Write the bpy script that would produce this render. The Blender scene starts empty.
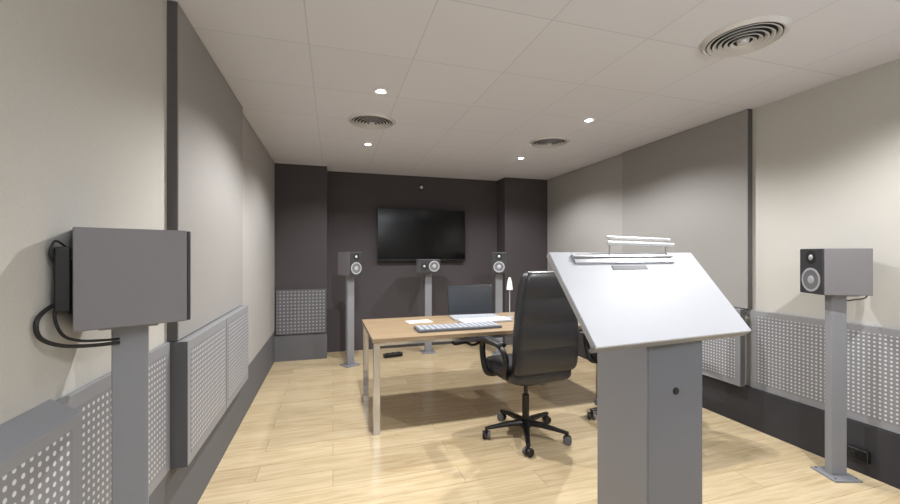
import bpy, bmesh, math, random
from mathutils import Vector, Matrix
random.seed(3)
PI=math.pi
C=bpy.context.scene.collection
F=Vector((0.2874,0.9578,0)); Rr=Vector((0.9578,-0.2874,0)); FP=390.0; CH=1.41; HY=254.0
H=2.6
def ray(px):
    t=(px-450)/FP; return F+Rr*t
def atz(px,py,z):
    d=(CH-z)*FP/(py-HY); v=ray(px)*d; return Vector((v.x,v.y,z))
def lin(c):
    return tuple(((x/255)/12.92 if x/255<=0.04045 else ((x/255+0.055)/1.055)**2.4) for x in c)+(1,)

# ---------------------------------------------------------------- materials
def newmat(n):
    m=bpy.data.materials.new(n); m.use_nodes=True
    nt=m.node_tree; return m,nt,nt.nodes['Principled BSDF']
def mat(n,col,rough=.5,metal=0,noise=0,nscale=60,bump=0,bscale=300,spec=None,emit=0,coat=0):
    m,nt,b=newmat(n); c=lin(col)
    b.inputs['Base Color'].default_value=c; b.inputs['Roughness'].default_value=rough; b.inputs['Metallic'].default_value=metal
    if spec is not None: b.inputs['Specular IOR Level'].default_value=spec
    if coat: b.inputs['Coat Weight'].default_value=coat
    if emit:
        b.inputs['Emission Color'].default_value=c; b.inputs['Emission Strength'].default_value=emit
    tc=nt.nodes.new('ShaderNodeTexCoord')
    if noise:
        nz=nt.nodes.new('ShaderNodeTexNoise'); nz.inputs['Scale'].default_value=nscale; nz.inputs['Detail'].default_value=4
        nt.links.new(tc.outputs['Object'],nz.inputs['Vector'])
        mx=nt.nodes.new('ShaderNodeMix'); mx.data_type='RGBA'
        mx.inputs[6].default_value=tuple(x*(1-noise) for x in c[:3])+(1,); mx.inputs[7].default_value=tuple(min(1,x*(1+noise)) for x in c[:3])+(1,)
        nt.links.new(nz.outputs['Fac'],mx.inputs[0]); nt.links.new(mx.outputs[2],b.inputs['Base Color'])
    if bump:
        n2=nt.nodes.new('ShaderNodeTexNoise'); n2.inputs['Scale'].default_value=bscale; n2.inputs['Detail'].default_value=3
        nt.links.new(tc.outputs['Object'],n2.inputs['Vector'])
        bp=nt.nodes.new('ShaderNodeBump'); bp.inputs['Strength'].default_value=bump; bp.inputs['Distance'].default_value=.002
        nt.links.new(n2.outputs['Fac'],bp.inputs['Height']); nt.links.new(bp.outputs['Normal'],b.inputs['Normal'])
    return m
def perf(n,col,hole,axis,sp=.026,r=.0062):
    m,nt,b=newmat(n); b.inputs['Roughness'].default_value=.45
    g=nt.nodes.new('ShaderNodeTexCoord'); s=nt.nodes.new('ShaderNodeSeparateXYZ'); nt.links.new(g.outputs['Object'],s.inputs[0])
    def M(op,a,bv=None):
        k=nt.nodes.new('ShaderNodeMath'); k.operation=op
        for i,x in enumerate((a,bv)):
            if x is None: continue
            if isinstance(x,(int,float)): k.inputs[i].default_value=x
            else: nt.links.new(x,k.inputs[i])
        return k.outputs[0]
    def cell(o):
        f=M('FRACT',M('DIVIDE',M('ADD',o,100*sp),sp)); return M('MULTIPLY',M('SUBTRACT',f,.5),sp)
    u=cell(s.outputs[axis]); v=cell(s.outputs['Z'])
    d=M('SQRT',M('ADD',M('MULTIPLY',u,u),M('MULTIPLY',v,v)))
    mk=M('LESS_THAN',d,r)
    mx=nt.nodes.new('ShaderNodeMix'); mx.data_type='RGBA'; mx.inputs[6].default_value=lin(col); mx.inputs[7].default_value=lin(hole)
    nt.links.new(mk,mx.inputs[0]); nt.links.new(mx.outputs[2],b.inputs['Base Color'])
    bp=nt.nodes.new('ShaderNodeBump'); bp.inputs['Strength'].default_value=.5; bp.inputs['Distance'].default_value=.002; bp.invert=True
    nt.links.new(mk,bp.inputs['Height']); nt.links.new(bp.outputs['Normal'],b.inputs['Normal'])
    return m
def wood(n,c1,c2,c3,plank=True,rough=.35,L=1.25,W=.19):
    m,nt,b=newmat(n); b.inputs['Roughness'].default_value=rough
    g=nt.nodes.new('ShaderNodeTexCoord')
    mp=nt.nodes.new('ShaderNodeMapping'); mp.inputs['Scale'].default_value=(1.2,14,8); nt.links.new(g.outputs['Object'],mp.inputs[0])
    nz=nt.nodes.new('ShaderNodeTexNoise'); nz.inputs['Scale'].default_value=2.2; nz.inputs['Detail'].default_value=8; nz.inputs['Roughness'].default_value=.6; nz.inputs['Distortion'].default_value=.8
    rp=nt.nodes.new('ShaderNodeValToRGB'); rp.color_ramp.elements[0].position=.32; rp.color_ramp.elements[0].color=lin(c2); rp.color_ramp.elements[1].position=.64; rp.color_ramp.elements[1].color=lin(c1)
    nt.links.new(nz.outputs['Fac'],rp.inputs[0])
    out=rp.outputs[0]
    if plank:
        br=nt.nodes.new('ShaderNodeTexBrick'); br.offset=.37; br.inputs['Scale'].default_value=1; br.inputs['Brick Width'].default_value=L; br.inputs['Row Height'].default_value=W
        br.inputs['Mortar Size'].default_value=.0010; br.inputs['Mortar Smooth'].default_value=.1; br.inputs['Bias'].default_value=0
        br.inputs['Color1'].default_value=(1,1,1,1); br.inputs['Color2'].default_value=(.88,.865,.84,1); br.inputs['Mortar'].default_value=lin(c3)
        nt.links.new(g.outputs['Object'],br.inputs['Vector'])
        ad=nt.nodes.new('ShaderNodeVectorMath'); ad.operation='MULTIPLY_ADD'; ad.inputs[1].default_value=(17,17,17)
        nt.links.new(br.outputs['Color'],ad.inputs[0]); nt.links.new(mp.outputs[0],ad.inputs[2]); nt.links.new(ad.outputs[0],nz.inputs['Vector'])
        mx=nt.nodes.new('ShaderNodeMix'); mx.data_type='RGBA'; mx.blend_type='MULTIPLY'; mx.inputs[0].default_value=1
        nt.links.new(out,mx.inputs[6]); nt.links.new(br.outputs['Color'],mx.inputs[7]); out=mx.outputs[2]
    else: nt.links.new(mp.outputs[0],nz.inputs['Vector'])
    nt.links.new(out,b.inputs['Base Color'])
    return m
def tiles(n,c,cm):
    m,nt,b=newmat(n); b.inputs['Roughness'].default_value=.9
    g=nt.nodes.new('ShaderNodeTexCoord')
    mp=nt.nodes.new('ShaderNodeMapping'); mp.inputs['Location'].default_value=(.13,.05,0); nt.links.new(g.outputs['Object'],mp.inputs[0])
    br=nt.nodes.new('ShaderNodeTexBrick'); br.offset=0; br.inputs['Scale'].default_value=1; br.inputs['Brick Width'].default_value=.6; br.inputs['Row Height'].default_value=.6
    br.inputs['Mortar Size'].default_value=.0035; br.inputs['Mortar Smooth'].default_value=.3
    br.inputs['Color1'].default_value=lin(c); br.inputs['Color2'].default_value=lin([x*.985 for x in c]); br.inputs['Mortar'].default_value=lin(cm)
    nt.links.new(mp.outputs[0],br.inputs['Vector']); nt.links.new(br.outputs['Color'],b.inputs['Base Color'])
    nz=nt.nodes.new('ShaderNodeTexNoise'); nz.inputs['Scale'].default_value=180; nt.links.new(g.outputs['Object'],nz.inputs['Vector'])
    bp=nt.nodes.new('ShaderNodeBump'); bp.inputs['Strength'].default_value=.25; bp.inputs['Distance'].default_value=.002
    nt.links.new(nz.outputs['Fac'],bp.inputs['Height']); nt.links.new(bp.outputs['Normal'],b.inputs['Normal'])
    return m
M={}
M['floor']=wood('oak_floor',(219,201,167),(196,174,137),(164,144,112),rough=.24)
M['desk']=wood('oak_desktop',(166,145,117),(138,117,91),(0,0,0),plank=False,rough=.4)
M['ceil']=tiles('ceiling_tiles',(215,217,227),(192,194,204))
M['beige']=mat('pale_fabric',(187,185,180),.95,noise=.07,nscale=140,bump=.5,bscale=350)
M['grey']=mat('grey_fabric',(146,144,142),.95,noise=.08,nscale=140,bump=.5,bscale=350)
M['grey2']=mat('mid_grey_fabric',(161,159,157),.95,noise=.08,nscale=140,bump=.5,bscale=350)
M['greyedge']=mat('dark_panel_edge',(88,86,86),.9,noise=.03)
M['black']=mat('charcoal_fabric',(75,70,73),.95,noise=.06,nscale=140,bump=.3,bscale=400)
M['skirtL']=mat('grey_skirting',(96,96,100),.7,noise=.03)
M['skirtR']=mat('dark_skirting',(48,48,53),.6,noise=.05)
M['panel']=mat('grey_lacquer_panel',(138,139,143),.5,noise=.02)
M['paneldk']=mat('grey_panel_side',(90,91,94),.5,noise=.02)
M['perfY']=perf('perforated_sheet_side',(128,129,134),(206,207,210),'Y')
M['perfX']=perf('perforated_sheet_back',(96,96,101),(150,150,156),'X',sp=.045,r=.012)
M['spk']=mat('speaker_grey_vinyl',(120,118,122),.5,noise=.04,nscale=120,bump=.15,bscale=700)
M['baffle']=mat('speaker_baffle',(52,52,56),.45,noise=.05)
M['rubber']=mat('black_rubber',(22,22,24),.5,noise=.05)
M['caster']=mat('grey_caster_tread',(96,97,102),.5,noise=.05)
M['cone']=mat('grey_cone',(128,130,136),.35,metal=.4,noise=.03)
M['rim']=mat('silver_rim',(205,207,212),.3,metal=.5,noise=.03)
M['stand']=mat('grey_stand_paint',(134,136,142),.45,noise=.02,nscale=20)
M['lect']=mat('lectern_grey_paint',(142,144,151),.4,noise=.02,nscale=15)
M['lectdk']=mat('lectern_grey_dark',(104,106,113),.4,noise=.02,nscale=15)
M['slot']=mat('dark_slot',(70,72,80),.5,noise=.02)
M['board']=mat('lectern_board_pale',(178,180,186),.5,noise=.02,nscale=12)
M['alu']=mat('brushed_aluminium',(200,203,208),.22,metal=.95,noise=.04)
M['leg']=mat('pale_metal_leg',(196,196,198),.18,metal=.85,noise=.03)
M['white']=mat('white_plastic',(232,232,233),.4,noise=.01)
M['leather']=mat('black_leather',(34,35,40),.34,noise=.12,nscale=40,bump=.3,bscale=160,spec=.6)
M['plastic']=mat('black_plastic',(20,20,22),.35,noise=.08)
M['screen']=mat('tv_glass',(10,10,12),.12,noise=.05,spec=.3)
M['lapscr']=mat('laptop_screen',(38,42,48),.25,noise=.05,nscale=8,spec=.4)
M['silver']=mat('silver_plastic',(182,185,192),.4,metal=.2,noise=.02)
M['keys']=mat('pale_keys',(232,233,236),.5,noise=.02)
M['keysdk']=mat('pale_grey_keys',(176,181,190),.5,noise=.05)
M['kbbase']=mat('grey_keyboard_base',(84,88,96),.5,noise=.05)
M['paper']=mat('white_paper',(214,214,214),.8,noise=.01)
M['bulb']=mat('lamp_emission',(255,252,246),.5,emit=150,noise=0)
M['tube']=mat('diffuser_tube',(222,224,228),.2,metal=.5,noise=.01)
M['vent']=mat('vent_grey_metal',(206,206,209),.35,metal=.2,noise=.02)
M['ventdk']=mat('vent_dark_gap',(48,48,50),.8,noise=.03)

# ---------------------------------------------------------------- mesh helpers
def box(bm,c,s,rot=None):
    mt=Matrix.Translation(c)
    if rot is not None: mt=mt@(rot.to_4x4() if isinstance(rot,Matrix) else Matrix.Rotation(rot,4,'Z'))
    mt=mt@Matrix.Diagonal((s[0],s[1],s[2],1)); bmesh.ops.create_cube(bm,size=1,matrix=mt)
def ab(bm,a,b):
    box(bm,[(a[i]+b[i])/2 for i in range(3)],[abs(b[i]-a[i]) for i in range(3)])
def cyl(bm,p0,p1,r0,r1=None,seg=24):
    p0=Vector(p0);p1=Vector(p1); r1=r0 if r1 is None else r1
    q=(p1-p0).to_track_quat('Z','Y').to_matrix().to_4x4()
    bmesh.ops.create_cone(bm,cap_ends=True,segments=seg,radius1=r0,radius2=r1,depth=(p1-p0).length,matrix=Matrix.Translation((p0+p1)/2)@q)
def lathe(bm,prof,c,axis=(0,0,1),seg=32):
    q=Vector(axis).to_track_quat('Z','Y').to_matrix(); rings=[]
    for r,z in prof:
        rings.append([bm.verts.new(Vector(c)+q@Vector((max(r,1e-4)*math.cos(a),max(r,1e-4)*math.sin(a),z))) for a in [2*PI*k/seg for k in range(seg)]])
    for i in range(len(rings)-1):
        for k in range(seg):
            bm.faces.new((rings[i][k],rings[i][(k+1)%seg],rings[i+1][(k+1)%seg],rings[i+1][k]))
def loft(bm,rings,caps=True):
    R=[[bm.verts.new(p) for p in r] for r in rings]; n=len(R[0])
    for i in range(len(R)-1):
        for k in range(n): bm.faces.new((R[i][k],R[i][(k+1)%n],R[i+1][(k+1)%n],R[i+1][k]))
    if caps: bm.faces.new(R[0][::-1]); bm.faces.new(R[-1])
def smoothpath(pts,n=8):
    pts=[Vector(p) for p in pts]; P=[pts[0]]+pts+[pts[-1]]; out=[]
    for i in range(1,len(P)-2):
        for k in range(n):
            t=k/n; a,b,c,d=P[i-1],P[i],P[i+1],P[i+2]
            out.append(.5*((2*b)+(c-a)*t+(2*a-5*b+4*c-d)*t*t+(3*b-a-3*c+d)*t**3))
    out.append(pts[-1]); return out
def tube(bm,pts,r,seg=10,flat=None,smooth=True):
    ps=smoothpath(pts) if smooth else [Vector(p) for p in pts]
    rings=[]; up=None
    for i,p in enumerate(ps):
        t=(ps[min(i+1,len(ps)-1)]-ps[max(i-1,0)]).normalized()
        if up is None:
            up=Vector((0,0,1)) if abs(t.z)<.9 else Vector((1,0,0))
        s=t.cross(up)
        if s.length<1e-4: s=t.orthogonal()
        s.normalize(); up=s.cross(t).normalized()
        rx,ry=(r,r) if flat is None else flat
        rings.append([p+s*rx*math.cos(a)+up*ry*math.sin(a) for a in [2*PI*k/seg for k in range(seg)]])
    loft(bm,rings)
def obj(name,bm,m,parent=None,bev=0,smooth=None,world=False,kind=None,label=None,bseg=2):
    bmesh.ops.recalc_face_normals(bm,faces=bm.faces[:])
    me=bpy.data.meshes.new(name)
    if parent is not None and world: bmesh.ops.transform(bm,matrix=parent.matrix_basis.inverted(),verts=bm.verts[:])
    bm.to_mesh(me); bm.free()
    o=bpy.data.objects.new(name,me); C.objects.link(o); me.materials.append(m)
    if parent: o.parent=parent
    if bev:
        b=o.modifiers.new('bevel','BEVEL'); b.width=bev; b.segments=bseg; b.limit_method='ANGLE'; b.angle_limit=.7
    if smooth or bev:
        for p in me.polygons: p.use_smooth=True
        if smooth!='full':
            try:
                w=o.modifiers.new('wn','WEIGHTED_NORMAL'); w.keep_sharp=True
                me.set_sharp_from_angle(angle=.6)
            except Exception: pass
    if kind: o['kind']=kind
    if label: o['label']=label
    return o
def B(): return bmesh.new()
def tag(o,label,cat,group=None):
    o['label']=label; o['category']=cat
    if group: o['group']=group
    return o
def thing(name,label,cat,loc=(0,0,0),rz=0,group=None,rot=None):
    o=bpy.data.objects.new(name,None); C.objects.link(o); o.location=loc; o.rotation_euler=rot or (0,0,rz); o.empty_display_size=.1
    o.matrix_basis=Matrix.Translation(loc)@(Matrix.Rotation(rz,4,'Z') if rot is None else Matrix.Identity(4))
    return tag(o,label,cat,group)

# ---------------------------------------------------------------- room shell
XL,XR,YB,YC,YR=-.745,3.30,5.55,5.86,-1.6
bm=B(); ab(bm,(XL-.1,YR-.1,-.1),(XR+.1,YC+.1,0)); obj('floor',bm,M['floor'],kind='structure')
bm=B(); ab(bm,(XL-.1,YR-.1,H),(XR+.1,YC+.1,H+.1)); obj('ceiling',bm,M['ceil'],kind='structure')
bm=B(); ab(bm,(XL-.1,YR-.1,0),(XL,YC+.1,H)); obj('wall_left',bm,M['beige'],kind='structure')
bm=B(); ab(bm,(XR,YR-.1,0),(XR+.1,YC+.1,H)); obj('wall_right',bm,M['beige'],kind='structure')
bm=B(); ab(bm,(XL,YC,0),(XR,YC+.1,H)); obj('wall_back',bm,M['black'],kind='structure')
bm=B(); ab(bm,(XL,YR-.1,0),(XR,YR,H)); obj('wall_rear',bm,M['beige'],kind='structure')
xa=ray(327.0); xa=(xa*(YB/xa.y)).x; xb=ray(505.0); xb=(xb*(YB/xb.y)).x
bm=B(); ab(bm,(XL,YB,0),(xa,YC,H)); obj('wall_back_left',bm,M['black'],kind='structure')
bm=B(); ab(bm,(xb,YB,0),(XR,YC,H)); obj('wall_back_right',bm,M['black'],kind='structure')
bm=B(); ab(bm,(XL,YR,0),(XL+.012,YB,.40)); obj('baseboard_left',bm,M['skirtL'],kind='structure')
bm=B(); ab(bm,(XR-.05,YR,0),(XR,YB,.32)); obj('baseboard_right',bm,M['skirtR'],kind='structure')
bm=B(); ab(bm,(XL+.012,YB-.02,0),(xa,YB,.34)); ab(bm,(xb,YB-.02,0),(XR-.05,YB,.34)); obj('baseboard_back',bm,M['skirtL'],kind='structure')

def fabric(label,x0,x1,y0,y1,z0,z1,face,m='grey'):
    t=thing('acoustic_panel',label,'acoustic panel',((x0+x1)/2,(y0+y1)/2,z0))
    bm=B(); ab(bm,(x0,y0,z0),(x1,y1,z1)); obj('panel_core',bm,M['greyedge'],t,world=True)
    bm=B(); s=.004
    xf=x1 if face>0 else x0
    ab(bm,(xf,y0+.004,z0+.002),(xf+face*s,y1-.004,z1-.003)); obj('fabric_face',bm,M[m],t,bev=.001,world=True)
fabric('tall grey fabric acoustic panel standing out from the left wall',XL,-.704,2.13,3.51,1.0,H-.002,1)
fabric('tall grey fabric acoustic panel standing out from the right wall',3.254,XR,2.354,3.805,.96,H-.002,-1)
fabric('thinner lighter grey wall panel between left wall panel and dark back wall',XL,XL+.012,3.515,5.53,.402,H-.002,1,'grey2')
fabric('thinner lighter grey wall panel between right wall panel and dark back wall',XR-.012,XR,3.81,5.53,.322,H-.002,-1,'grey2')
def perforated(label,x0,x1,y0,y1,z0,z1,face,split=None,mg=.045,side='paneldk'):
    t=thing('perforated_panel',label,'perforated panel',((x0+x1)/2,(y0+y1)/2,z0))
    bm=B(); ab(bm,(x0,y0,z0),(x1,y1,z1)); obj('panel_box',bm,M['panel'],t,bev=.002,world=True)
    ys=[y0,y1] if split is None else [y0,split,y1]
    xf=x1 if face>0 else x0
    for a,b in zip(ys[:-1],ys[1:]):
        bm=B(); ab(bm,(xf,a+mg,z0+mg),(xf+face*.0015,b-mg,z1-mg)); obj('perforated_sheet',bm,M['perfY'],t,world=True)
    if split:
        bm=B(); ab(bm,(xf,split-.004,z0),(xf+face*.001,split+.004,z1)); obj('joint_strip',bm,M['paneldk'],t,world=True)
    bm=B(); ab(bm,(x0,y0-.002,z0),(x1,y0,z1)); obj('end_cap',bm,M[side],t,world=True)
    return t
perforated('two-bay perforated grey panel standing out low on the left wall',XL+.012,-.66,2.13,3.51,.401,.995,1,2.83)
perforated('flat perforated grey panel low on left wall behind the near speaker stand',XL+.0,-.728,1.34,2.12,.405,1.0,1)
perforated('perforated grey panel standing out low on the right wall, behind the lectern',3.20,XR-.05,2.38,3.80,.321,.955,-1,3.08)
perforated('flat perforated grey panel low on right wall, far side of the near speaker stand',3.27,XR,1.775,2.352,.322,.952,-1)
perforated('flat perforated grey panel low on right wall, running out of frame at the right',3.27,XR,.6,1.765,.322,.952,-1)
t=thing('perforated_panel','nearest perforated grey panel with sloped top, bottom left corner','perforated panel',(-.70,.8,.40))
bm=B(); pr=[(XL,.40),(-.674,.40),(-.674,.968),(XL,1.012)]
loft(bm,[[Vector((x,y,z)) for x,z in pr] for y in (.2,1.345)]); obj('panel_box',bm,M['panel'],t,bev=.002,world=True)
bm=B(); ab(bm,(-.674,.25,.44),(-.6725,1.30,.935)); obj('perforated_sheet',bm,M['perfY'],t,world=True)
t=thing('perforated_panel','dim perforated grey panel on the dark column at back left','perforated panel',((XL+xa)/2,YB-.02,.35))
bm=B(); ab(bm,(XL+.03,YB-.035,.35),(xa-.01,YB,.94)); obj('panel_box',bm,M['paneldk'],t,bev=.002,world=True)
bm=B(); ab(bm,(XL+.045,YB-.0365,.37),(xa-.025,YB-.035,.92)); obj('perforated_sheet',bm,M['perfX'],t,world=True)

# ---------------------------------------------------------------- ceiling fittings
def vent(px,py,label,r=.205):
    p=atz(px,py,H)
    t=thing('ceiling_vent',label,'air vent',(p.x,p.y,H),0)
    bm=B(); lathe(bm,[(0,-.002),(r*.86,-.002),(r*.86,0)],(0,0,0),seg=40); obj('backing',bm,M['ventdk'],t,smooth=True)
    bm=B(); lathe(bm,[(r*.84,-.010),(r*.86,-.016),(r*.9,-.018),(r,-.003),(r,0),(r*.84,0),(r*.84,-.010)],(0,0,0),seg=48); obj('outer_frame',bm,M['vent'],t,smooth=True)
    for i,q in enumerate((.73,.60,.47,.34,.21)):
        dz=-.004-.003*i
        bm=B(); lathe(bm,[(r*q,dz-.004),(r*(q+.055),dz-.013),(r*(q+.09),dz-.013),(r*(q+.03),dz-.001),(r*q,dz-.004)],(0,0,0),seg=40); obj('ring',bm,M['vent'],t,smooth=True)
    bm=B(); lathe(bm,[(0,-.034),(r*.12,-.032),(r*.15,-.012),(0,-.010)],(0,0,0),seg=32); obj('centre_disc',bm,M['vent'],t,smooth=True)
vent(743,38,'large round ceiling vent nearest the viewer, top right')
vent(372,121,'round ceiling vent between the two downlights on the left',.21)
vent(549,142,'round ceiling vent above the right back speaker',.21)
def down(px,py,label,p=None,e=125):
    if p is None: p=atz(px,py,H)
    t=thing('downlight',label,'downlight',(p[0],p[1],H))
    bm=B(); lathe(bm,[(.026,-.004),(.042,-.006),(.045,0),(.026,0),(.026,-.004)],(0,0,0),seg=32); obj('trim_ring',bm,M['white'],t,smooth=True)
    bm=B(); lathe(bm,[(0,-.012),(.014,-.010),(.022,-.005),(.026,0)],(0,0,0),seg=24); obj('bulb',bm,M['bulb'],t,smooth=True)
    l=bpy.data.lights.new('downlight_beam','SPOT'); l.energy=e; l.spot_size=math.radians(148); l.spot_blend=.5; l.shadow_soft_size=.015; l.color=(1,.985,.97)
    lo=bpy.data.objects.new('downlight_beam',l); C.objects.link(lo); lo.parent=t; lo.location=(0,0,-.03)
down(381,91,'lit downlight on the left, nearest the viewer',e=145)
down(368,144,'lit downlight on the left, close to the dark back wall',e=85)
down(589,120,'lit downlight on the right, nearest the viewer',e=110)
down(521,158,'lit downlight on the right, close to the dark back wall',e=85)
for i,(x,y) in enumerate(((.1,.3),(2.4,.9),(.1,-1.0),(2.4,-1.0))):
    down(0,0,['added fill downlight above the viewer on the left','added unseen downlight above the viewer on the right','added fill downlight by the rear wall on the left','added fill downlight by the rear wall on the right'][i],(x,y),e=(6,118,14,14)[i])  # extra out-of-frame lamps, added to light the room more evenly
t=thing('fill_ceiling_panel','added fill light panel on the ceiling, unseen behind the viewer','fill light',(1.2,-.9,H))  # invented panel behind the viewer, adds soft even light to the room
bm=B(); ab(bm,(-.62,-.42,-.03),(.62,.42,-.001)); obj('housing',bm,M['white'],t,bev=.004)
l=bpy.data.lights.new('fill_panel_glow','AREA'); l.shape='RECTANGLE'; l.size=1.2; l.size_y=.8; l.energy=24; l.color=(.9,.95,1)
lo=bpy.data.objects.new('fill_panel_glow',l); C.objects.link(lo); lo.parent=t; lo.location=(0,0,-.035)
t=thing('fill_uplighter','added fill light on a floor stand, unseen behind the viewer','floor lamp',(1.2,-1.2,0))  # unseen lamp added to bounce soft light off the ceiling
bm=B(); lathe(bm,[(0,0),(.15,0),(.15,.02),(.02,.03),(.015,.04),(.015,1.6),(0,1.6)],(0,0,0)); obj('pole',bm,M['stand'],t,smooth=True)
bm=B(); lathe(bm,[(.02,1.58),(.20,1.72),(.205,1.72),(.03,1.57)],(0,0,0)); obj('bowl',bm,M['stand'],t,smooth=True)
l=bpy.data.lights.new('fill_uplight','SPOT'); l.energy=210; l.spot_size=math.radians(165); l.spot_blend=.8; l.shadow_soft_size=.12; l.color=(.86,.93,1)
lo=bpy.data.objects.new('fill_uplight',l); C.objects.link(lo); lo.parent=t; lo.location=(0,0,1.78); lo.rotation_euler=(math.radians(170),0,0)

# ---------------------------------------------------------------- television and sensor
yb=YC
t=thing('television','large black flat television hanging on the dark back wall','television',(1.303,yb-.022,1.70))
bm=B(); box(bm,(0,-.045,0),(1.37,.04,.785)); obj('casing',bm,M['plastic'],t,bev=.006)
bm=B(); box(bm,(0,-.0655,.006),(1.34,.002,.745)); obj('screen',bm,M['screen'],t)
bm=B(); box(bm,(0,-.003,0),(.4,.050,.3)); obj('wall_bracket',bm,M['plastic'],t)
p=ray(421); p=p*(yb/p.y)
t=thing('wall_sensor','small white sensor high on the dark back wall above television','sensor',(p.x,yb,2.43))
bm=B(); box(bm,(0,-.012,0),(.075,.024,.10)); obj('housing',bm,M['plastic'],t,bev=.006)
bm=B(); lathe(bm,[(0,.03),(.015,.026),(.024,.012),(.026,0)],(0,-.024,0),(0,-1,0)); obj('lens',bm,M['white'],t,smooth=True)

# ---------------------------------------------------------------- speakers and stands
def stand(x,y,rz,h,label,w=.098,pb=.19):
    t=thing('speaker_stand',label,'speaker stand',(x,y,0),rz,'grey speaker stands around the room')
    bm=B(); box(bm,(0,0,.006),(pb,pb,.012)); obj('base_plate',bm,M['stand'],t,bev=.002)
    bm=B(); box(bm,(0,0,.012+(h-.02)/2),(w,.045,h-.02)); obj('post',bm,M['stand'],t,bev=.003)
    bm=B(); box(bm,(0,0,h-.004),(.14,.14,.008)); obj('top_plate',bm,M['stand'],t,bev=.001)
    q=pb/2-.02
    for sx in (-1,1):
        for sy in (-1,1):
            bm=B(); cyl(bm,(sx*q,sy*q,.012),(sx*q,sy*q,.017),.007,seg=12); obj('bolt',bm,M['alu'],t)
def speaker(x,y,z,rz,label,horiz=False,w=.19,h=.29,d=.265,back=False):
    t=thing('loudspeaker',label,'loudspeaker',(x,y,z),rz,None)
    if horiz: W_,H_=h,w
    else: W_,H_=w,h
    bm=B(); box(bm,(0,0,H_/2),(W_,d,H_)); obj('cabinet',bm,M['spk'],t,bev=.003,bseg=2)
    f=-d/2
    bm=B(); box(bm,(0,f-.005,H_/2),(W_-.004,.010,H_-.004)); obj('baffle',bm,M['baffle'],t,bev=.003)
    o=Vector((0,f-.0095,h/2-.055)); q=Vector((0,f-.0095,h/2+.088))
    if horiz: o=Vector((.055,f-.0095,w/2)); q=Vector((-.088,f-.0095,w/2))
    bm=B(); lathe(bm,[(.062,0),(.076,.0005),(.076,.0020),(.069,.003),(.062,.0018),(.062,0)],o,(0,-1,0)); wf=obj('woofer_ring',bm,M['rim'],t,smooth=True)
    bm=B(); lathe(bm,[(.062,.0022),(.045,.001),(.026,.0008)],o,(0,-1,0)); obj('woofer_cone',bm,M['cone'],wf,smooth=True)
    bm=B(); lathe(bm,[(.026,.0008),(.024,.002),(.014,.0035),(0,.004)],o,(0,-1,0)); obj('dust_cap',bm,M['rim'],wf,smooth=True)
    bm=B(); lathe(bm,[(0,.0015),(.040,.0015),(.043,.001),(.043,0)],q,(0,-1,0)); tw=obj('tweeter_plate',bm,M['rubber'],t,smooth=True)
    bm=B(); lathe(bm,[(.018,.0015),(.016,.003),(.010,.0045),(0,.005)],q,(0,-1,0)); obj('tweeter_dome',bm,M['rim'],tw,smooth=True)
    bm=B(); box(bm,(0,d/2+.003,H_*.42),(.11 if not horiz else .15,.006,.15 if not horiz else .10)); cp=obj('connector_plate',bm,M['plastic'],t,bev=.002)
    for s in (-1,1):
        bm=B(); cyl(bm,(s*.02,d/2+.006,H_*.35),(s*.02,d/2+.03,H_*.35),.009,seg=14); obj('terminal',bm,M['rubber'],cp,smooth=True)
    if back:
        bm=B(); box(bm,(-.055,d/2+.020,H_*.50),(.05,.034,H_*.62)); obj('rear_bracket',bm,M['plastic'],t,bev=.004)
    return t
def face(u): return math.atan2(u[0],-u[1])
zS=1.143
r=face((.5,-.86)); stand(.207,5.106,r,zS,'speaker stand at back left, in front of the perforated column')
speaker(.207,5.106,zS,r,'grey loudspeaker at back left, turned toward the desk')
r=face((.0,-1)); stand(1.31,5.46,r,zS,'speaker stand below the television, behind the desk')
speaker(1.31,5.46,zS,r,'grey loudspeaker lying on its side below the television',horiz=True)
r=face((-.4,-.9)); stand(2.235,5.05,r,zS,'speaker stand at back right, mostly hidden by office chair')
speaker(2.235,5.05,zS,r,'upright grey loudspeaker behind the laptop, right of the television')
r=face((-.91,.416)); stand(3.07,1.675,face((-.3,-.95)),1.155,'near speaker stand against the right wall',pb=.17)
speaker(3.07,1.675,1.155,r,'upright grey loudspeaker by the right wall with silver-rimmed woofer')
r=face((.89,.456)); stand(-.612,1.470,face((.35,-.94)),1.195,'large near speaker stand against the left wall',w=.090)
sp=speaker(-.610,1.468,1.195,r,'large near loudspeaker by the left wall, seen from its side',back=True)

def cable(pts,label,r=.004,m='rubber'):
    bm=B(); tube(bm,pts,r,8); o=obj('cable',bm,M[m],smooth='full'); return tag(o,label,'cable')
cable([(-.716,1.37,1.28),(-.732,1.315,1.265),(-.735,1.275,1.235),(-.73,1.28,1.19),(-.705,1.32,1.16),(-.67,1.38,1.145),(-.625,1.43,1.14)],'thick black cable looping lowest behind the near left loudspeaker',.0055)
cable([(-.716,1.36,1.30),(-.725,1.325,1.25),(-.715,1.335,1.19),(-.69,1.36,1.165),(-.65,1.40,1.155),(-.63,1.44,1.15)],'black cable curving just behind the near left loudspeaker',.004)
cable([(-.716,1.355,1.43),(-.728,1.33,1.445),(-.732,1.32,1.40),(-.716,1.345,1.36)],'short black cable at the top rear of near left loudspeaker',.003)
cable([(3.19,1.62,1.25),(3.23,1.60,1.22),(3.22,1.60,1.14),(3.16,1.63,1.12),(3.10,1.66,1.11)],'black cable behind the right wall loudspeaker',.004)
t=thing('socket_box','small black socket box on the dark skirting beside the right speaker stand','socket box',(3.25,1.645,.125))
bm=B(); box(bm,(-.018,0,0),(.036,.11,.075)); obj('body',bm,M['plastic'],t,bev=.005)
bm=B(); cyl(bm,(-.036,.02,0),(-.045,.02,0),.018,seg=20); obj('plug',bm,M['rubber'],t,bev=.002)

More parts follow.
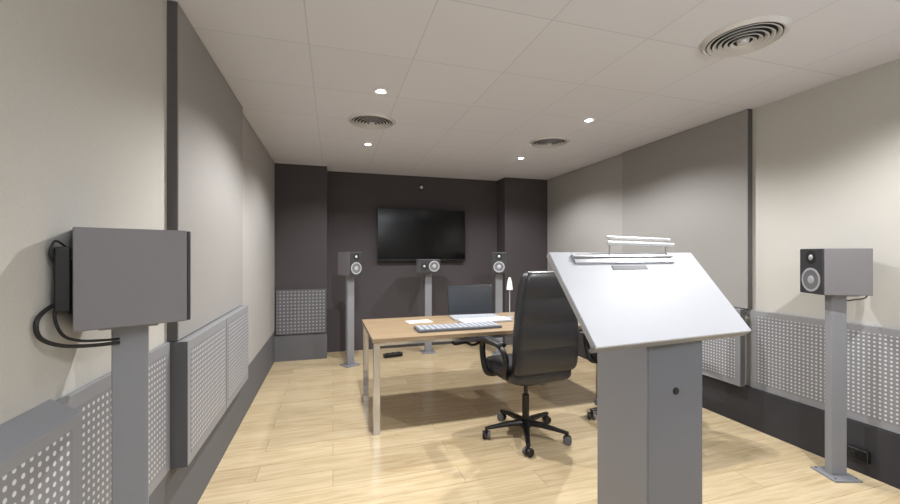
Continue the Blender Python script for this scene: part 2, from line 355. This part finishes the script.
# ---------------------------------------------------------------- desk
DY=math.radians(.8); DX,DYY=.292,3.06; DW,DD,DZ=2.16,.96,.75
desk=thing('desk','oak-topped desk on pale metal legs in the middle of the room','desk',(DX,DYY,0),DY)
bm=B(); ab(bm,(0,0,DZ-.032),(DW,DD,DZ)); obj('desktop',bm,M['desk'],desk,bev=.002)
for x in (.035,DW-.035):
    for y in (.035,DD-.035):
        bm=B(); box(bm,(x,y,(DZ-.034)/2),(.052,.052,DZ-.034)); obj('leg',bm,M['leg'],desk,bev=.002)
bm=B()
for y in (.035,DD-.035): ab(bm,(.062,y-.015,DZ-.060),(DW-.062,y+.015,DZ-.033))
for x in (.035,DW-.035): ab(bm,(x-.015,.062,DZ-.060),(x+.015,DD-.062,DZ-.033))
obj('frame_rail',bm,M['leg'],desk)
def ondesk(px,py): return atz(px,py,DZ)
p=ondesk(472,316.0)
lap=thing('laptop','open laptop with dark screen on the desk','laptop',(p.x,p.y,DZ),math.radians(-4))
bm=B(); box(bm,(0,-.13,.010),(.50,.26,.018)); obj('base',bm,M['silver'],lap,bev=.004)
bm=B()
for i in range(14):
    for j in range(5): box(bm,(-.195+i*.030,-.035-j*.032,.0205),(.025,.027,.004))
obj('keys',bm,M['keysdk'],lap)
lr=Matrix.Rotation(math.radians(-12),3,'X')
bm=B(); box(bm,Vector((0,.008,.012))+lr@Vector((0,0,.160)),(.51,.010,.32),lr); lid=obj('lid',bm,M['plastic'],lap,bev=.004)
bm=B(); box(bm,Vector((0,.008,.012))+lr@Vector((0,-.0056,.165)),(.48,.001,.28),lr); obj('display',bm,M['lapscr'],lid)
p=ondesk(485,321.9)
wk=thing('computer_keyboard','white computer keyboard directly in front of the laptop','keyboard',(p.x,p.y,DZ),math.radians(4))
bm=B(); box(bm,(0,0,.012),(.52,.16,.022)); obj('housing',bm,M['silver'],wk,bev=.004)
bm=B()
for i in range(12):
    for j in range(4): box(bm,(-.228+i*.0415,-.055+j*.036,.026),(.033,.027,.008))
obj('keys',bm,M['keys'],wk)
p=ondesk(458,328.4)
kb=thing('control_keyboard','long grey control keyboard nearest the front edge of the desk','keyboard',(p.x,p.y,DZ),DY)
bm=B(); box(bm,(0,0,.012),(.76,.21,.022)); obj('housing',bm,M['kbbase'],kb,bev=.004)
bm=B()
for i in range(15):
    for j in range(4): box(bm,(-.343+i*.049,-.072+j*.048,.0255),(.037,.034,.007))
obj('keys',bm,M['keysdk'],kb)
p=ondesk(419,321.8); bm=B(); box(bm,(0,0,.002),(.24,.16,.004)); o=obj('paper_sheet',bm,M['paper']); o.location=(p.x,p.y,DZ); o.rotation_euler=(0,0,.1); tag(o,'white paper sheets on the desk left of the laptop','paper')
p=ondesk(507,318.0)
lm=thing('desk_lamp','small slim white desk lamp standing right of the laptop','desk lamp',(p.x+.03,p.y,DZ))
bm=B(); lathe(bm,[(0,0),(.045,0),(.045,.010),(.012,.016),(0,.016)],(0,0,0)); obj('base',bm,M['silver'],lm,smooth=True)
bm=B(); tube(bm,[(0,0,.014),(0,.0,.20),(0,.0,.30)],.005); obj('stem',bm,M['silver'],lm,smooth='full')
bm=B(); lathe(bm,[(0,.13),(.010,.125),(.022,.09),(.032,.02),(.032,.0),(.028,.0),(.018,.08),(0,.09)],(0,0,.29)); obj('lamp_shade',bm,M['white'],lm,smooth=True)
cable([(1.00,3.30,.70),(1.02,3.28,.62),(1.12,3.25,.63),(1.2,3.27,.60),(1.32,3.3,.64),(1.4,3.4,.70)],'black cable bundle hanging under the desktop',.012)
p=atz(393,357,0)
t=thing('power_strip','black power strip on the floor beneath the desk','power strip',(p.x,p.y,0),.2)
bm=B(); box(bm,(0,0,.03),(.26,.07,.05)); obj('body',bm,M['plastic'],t,bev=.006)
for k in range(3):
    bm=B(); cyl(bm,(-.08+k*.08,0,.055),(-.08+k*.08,0,.062),.022,seg=20); obj('socket',bm,M['rubber'],t)

# ---------------------------------------------------------------- office chair
def sring(n,e,a,b,f):
    out=[]
    for k in range(n):
        th=2*PI*k/n; c=math.cos(th); s=math.sin(th)
        out.append(f(a*math.copysign(abs(c)**e,c),b*math.copysign(abs(s)**e,s)))
    return out
def make_chair(x,y,rz,label,a0=.3):
    t=thing('office_chair',label,'office chair',(x,y,0),rz)
    bm=B(); lathe(bm,[(0,.065),(.035,.065),(.045,.08),(.045,.125),(.03,.135),(0,.135)],(0,0,0)); obj('hub',bm,M['plastic'],t,smooth=True)
    for k in range(5):
        a=a0+2*PI*k/5; dx,dy=math.cos(a),math.sin(a)
        bm=B(); q=Matrix.Rotation(a,3,'Z'); rings=[]
        for s,(w,hh,z) in zip((.02,.12,.24,.325),((.028,.022,.105),(.023,.018,.103),(.018,.013,.090),(.016,.010,.080))):
            rings.append([q@Vector((s,w*cc,z+hh*ss)) for cc,ss in ((-1,-.8),(1,-.8),(1,.3),(.6,1),(-.6,1),(-1,.3))])
        loft(bm,rings); obj('base_leg',bm,M['plastic'],t,bev=.003)
        c=Vector((dx*.315,dy*.315,0)); ca=a+.9+k; wx=Vector((math.cos(ca),math.sin(ca),0))
        bm=B(); cyl(bm,c+Vector((0,0,.04)),c+Vector((0,0,.078)),.011,seg=12); box(bm,c+Vector((0,0,.038)),(.014,.03,.03),ca)
        cs=obj('caster',bm,M['plastic'],t)
        for s in (-1,1):
            bm=B(); cyl(bm,c+wx*s*.009+Vector((0,0,.031)),c+wx*s*.030+Vector((0,0,.031)),.031,seg=20); wh=obj('wheel',bm,M['rubber'] if s<0 else M['caster'],cs,bev=.004)
    bm=B(); cyl(bm,(0,0,.13),(0,0,.32),.027); cyl(bm,(0,0,.28),(0,0,.48),.016); obj('gas_lift',bm,M['plastic'],t,smooth=True)
    bm=B(); box(bm,(0,-.02,.470),(.17,.26,.040)); obj('tilt_mechanism',bm,M['plastic'],t,bev=.008)
    bm=B(); tube(bm,[(.08,.02,.470),(.18,.03,.465),(.24,.03,.455)],.006); obj('lever',bm,M['plastic'],t,smooth='full')
    bm=B(); R=[]
    for z,s in ((.480,.80),(.483,.93),(.498,.985),(.53,1.0),(.570,.985),(.590,.93),(.600,.80),(.603,.5)):
        R.append(sring(32,.38,.27*s,.27*s,(lambda X,Y,z=z:Vector((X,Y-.01,z-.02*max(0,Y/.27)**3+.010*(abs(X)/.27)**3)))))
    loft(bm,R); obj('seat',bm,M['leather'],t,smooth='full')
    seams=(.26,.50,.74)
    vs=sorted(set([0,.006,.02,.045,.09,.14,.19,.22,.30,.34,.38,.42,.46,.54,.58,.62,.66,.70,.78,.83,.87,.93,.965,.985,.996,1]+[s+d for s in seams for d in (-.012,0,.012)]))
    wf={0:.82,.006:.90,.02:.955,.045:.99,.93:.99,.965:.965,.985:.93,.996:.88,1:.80}
    tf={0:.35,.006:.6,.02:.8,.045:.93,.93:.96,.965:.85,.985:.7,.996:.5,1:.25}
    z0,hh=.555,.735
    def yc(v): return -.250-.045*v-.006*math.sin(v*PI*2)
    def puff(v):
        e=[0]+list(seams)+[1]
        for a_,b_ in zip(e[:-1],e[1:]):
            if a_<=v<=b_: return .007*math.sin((v-a_)/(b_-a_)*PI)
        return 0
    bm=B(); R=[]
    for v in vs:
        z=z0+v*hh
        hw=.262-.055*max(0,(v-.30)/.70)**1.5
        th=.048+.004*math.sin(v*PI)+puff(v)
        R.append(sring(40,.32,hw*wf.get(v,1),th*tf.get(v,1),(lambda X,Y,z=z,v=v:Vector((X,yc(v)+Y+.12*X*X,z)))))
    loft(bm,R); bk=obj('backrest',bm,M['leather'],t,smooth='full')
    for v in seams:
        th=.048+.004*math.sin(v*PI)
        bm=B(); tube(bm,[(x_,yc(v)-th-.0003+.12*x_*x_,z0+v*hh) for x_ in (-.20,-.11,0,.11,.20)],.0013); obj('seam',bm,M['plastic'],bk,smooth='full')
    bm=B(); tube(bm,[(0,-.10,.468),(0,-.20,.468),(0,-.250,.495),(0,-.262,.61)],.02,flat=(.035,.010)); obj('back_bracket',bm,M['plastic'],t,smooth='full')
    for s in (-1,1):
        bm=B(); tube(bm,[(s*.20,.08,.49),(s*.285,.10,.50),(s*.30,.14,.61),(s*.30,.14,.725),(s*.30,.05,.745),(s*.30,-.12,.742),(s*.298,-.20,.67),(s*.285,-.17,.56),(s*.21,-.12,.49)],.014,flat=(.020,.024)); ar=obj('armrest',bm,M['plastic'],t,smooth='full')
        bm=B(); tube(bm,[(s*.30,.16,.748),(s*.30,.05,.764),(s*.30,-.15,.758)],.02,flat=(.038,.021)); obj('arm_pad',bm,M['leather'],ar,smooth='full')
    return t
make_chair(1.435,2.735,math.radians(6),'black leather high-back office chair pulled up to the desk',a0=.41)
make_chair(2.42,2.78,math.radians(0),'second black office chair, mostly hidden behind the lectern',a0=math.radians(170-144))

# ---------------------------------------------------------------- lectern
e1=Vector((.9966,.082,0)); e2=Vector((.0523,-.6357,-.770)).normalized(); nn=e2.cross(e1)
if nn.z<0: nn=-nn
cB=Vector((1.106,1.1425,1.2725)); RB=Matrix((e1,-e2,nn)).transposed()
def bp(u,v,h): return cB+e1*u+e2*v+nn*h
lec=thing('lectern','tall grey metal lectern with wide sloping top in the foreground','lectern',(1.15,1.21,0))
bm=B(); box(bm,bp(0,0,-.011),(.72,.375,.022),RB); bd=obj('sloping_top',bm,M['board'],lec,bev=.003,world=True)
bm=B(); box(bm,bp(0,.182,-.022),(.72,.012,.030),RB); obj('front_lip',bm,M['stand'],lec,bev=.002,world=True)
def ztop(x,y):
    k=cB-nn*.023; return k.z-(nn.x*(x-k.x)+nn.y*(y-k.y))/nn.z
x0,x1,y0,y1=1.025,1.268,1.08,1.343
def prism(bm,x0,x1,y0,y1,ym):
    prof=[(y0,0),(y1,0),(y1,ztop(x0,ym)),(ym,ztop(x0,ym)),(y0,ztop((x0+x1)/2,y0))]
    loft(bm,[[Vector((x,y,z)) for y,z in prof] for x in (x0,x1)])
bm=B(); prism(bm,x0,x1,y0,y1,1.22); obj('post',bm,M['lect'],lec,bev=.004,world=True)
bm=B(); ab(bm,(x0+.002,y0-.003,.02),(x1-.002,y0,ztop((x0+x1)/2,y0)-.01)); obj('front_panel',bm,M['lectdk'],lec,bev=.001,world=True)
bm=B(); box(bm,(1.15,1.21,.008),(.42,.42,.016)); obj('base_plate',bm,M['lect'],lec,bev=.003,world=True)
hx=ray(676); hx=hx*((y0-.004)/hx.y); hz=CH-(391-HY)*(hx.dot(F))/FP
bm=B(); cyl(bm,(hx.x,y0-.006,hz),(hx.x,y0-.002,hz),.012,seg=24); obj('cable_hole',bm,M['rubber'],lec,world=True)
bm=B(); box(bm,bp(-.03,-.112,.001),(.17,.018,.002),RB); obj('slot',bm,M['slot'],lec,world=True)
bm=B(); box(bm,bp(-.03,-.150,.005),(.49,.040,.010),RB); obj('rear_ledge',bm,M['alu'],lec,bev=.002,world=True)
bm=B(); cyl(bm,bp(-.27,-.155,.014),bp(.21,-.155,.014),.0045,seg=16); obj('ledge_rod',bm,M['alu'],lec,world=True)
rl=thing('reading_lamp','slim silver double-tube reading lamp fixed to the lectern top edge','reading lamp',tuple(bp(.06,-.16,.016)))
up=Vector((0,0,1)); base=bp(0,-.165,.008)
a=base+e1*-.115+up*.048; b=base+e1*.230+up*.042
bm=B(); cyl(bm,a,b,.0090,seg=24); obj('lamp_tube',bm,M['tube'],rl,world=True,bev=.002)
a2=a+up*.021+e1*.0; b2=b+up*.021-e1*.02
bm=B(); cyl(bm,a2,b2,.006,seg=20); obj('upper_tube',bm,M['tube'],rl,world=True,bev=.002)
for u in (-.10,.19):
    bm=B(); cyl(bm,base+e1*u,base+e1*u+up*.066,.0038,seg=12); obj('arm',bm,M['alu'],rl,world=True)

# ---------------------------------------------------------------- world, camera
w=bpy.data.worlds.new('world'); bpy.context.scene.world=w; w.use_nodes=True
w.node_tree.nodes['Background'].inputs[0].default_value=(.5,.5,.52,1); w.node_tree.nodes['Background'].inputs[1].default_value=.3
cam=bpy.data.cameras.new('camera'); co=bpy.data.objects.new('camera',cam); C.objects.link(co)
co.location=(0,0,CH); co.rotation_euler=(PI/2,0,-math.atan2(.2874,.9578)); cam.sensor_width=36; cam.lens=FP/900*36; cam.shift_y=2/900; cam.clip_start=.02
bpy.context.scene.camera=co
bpy.context.scene.view_settings.view_transform='Standard'
bpy.context.scene.view_settings.exposure=0
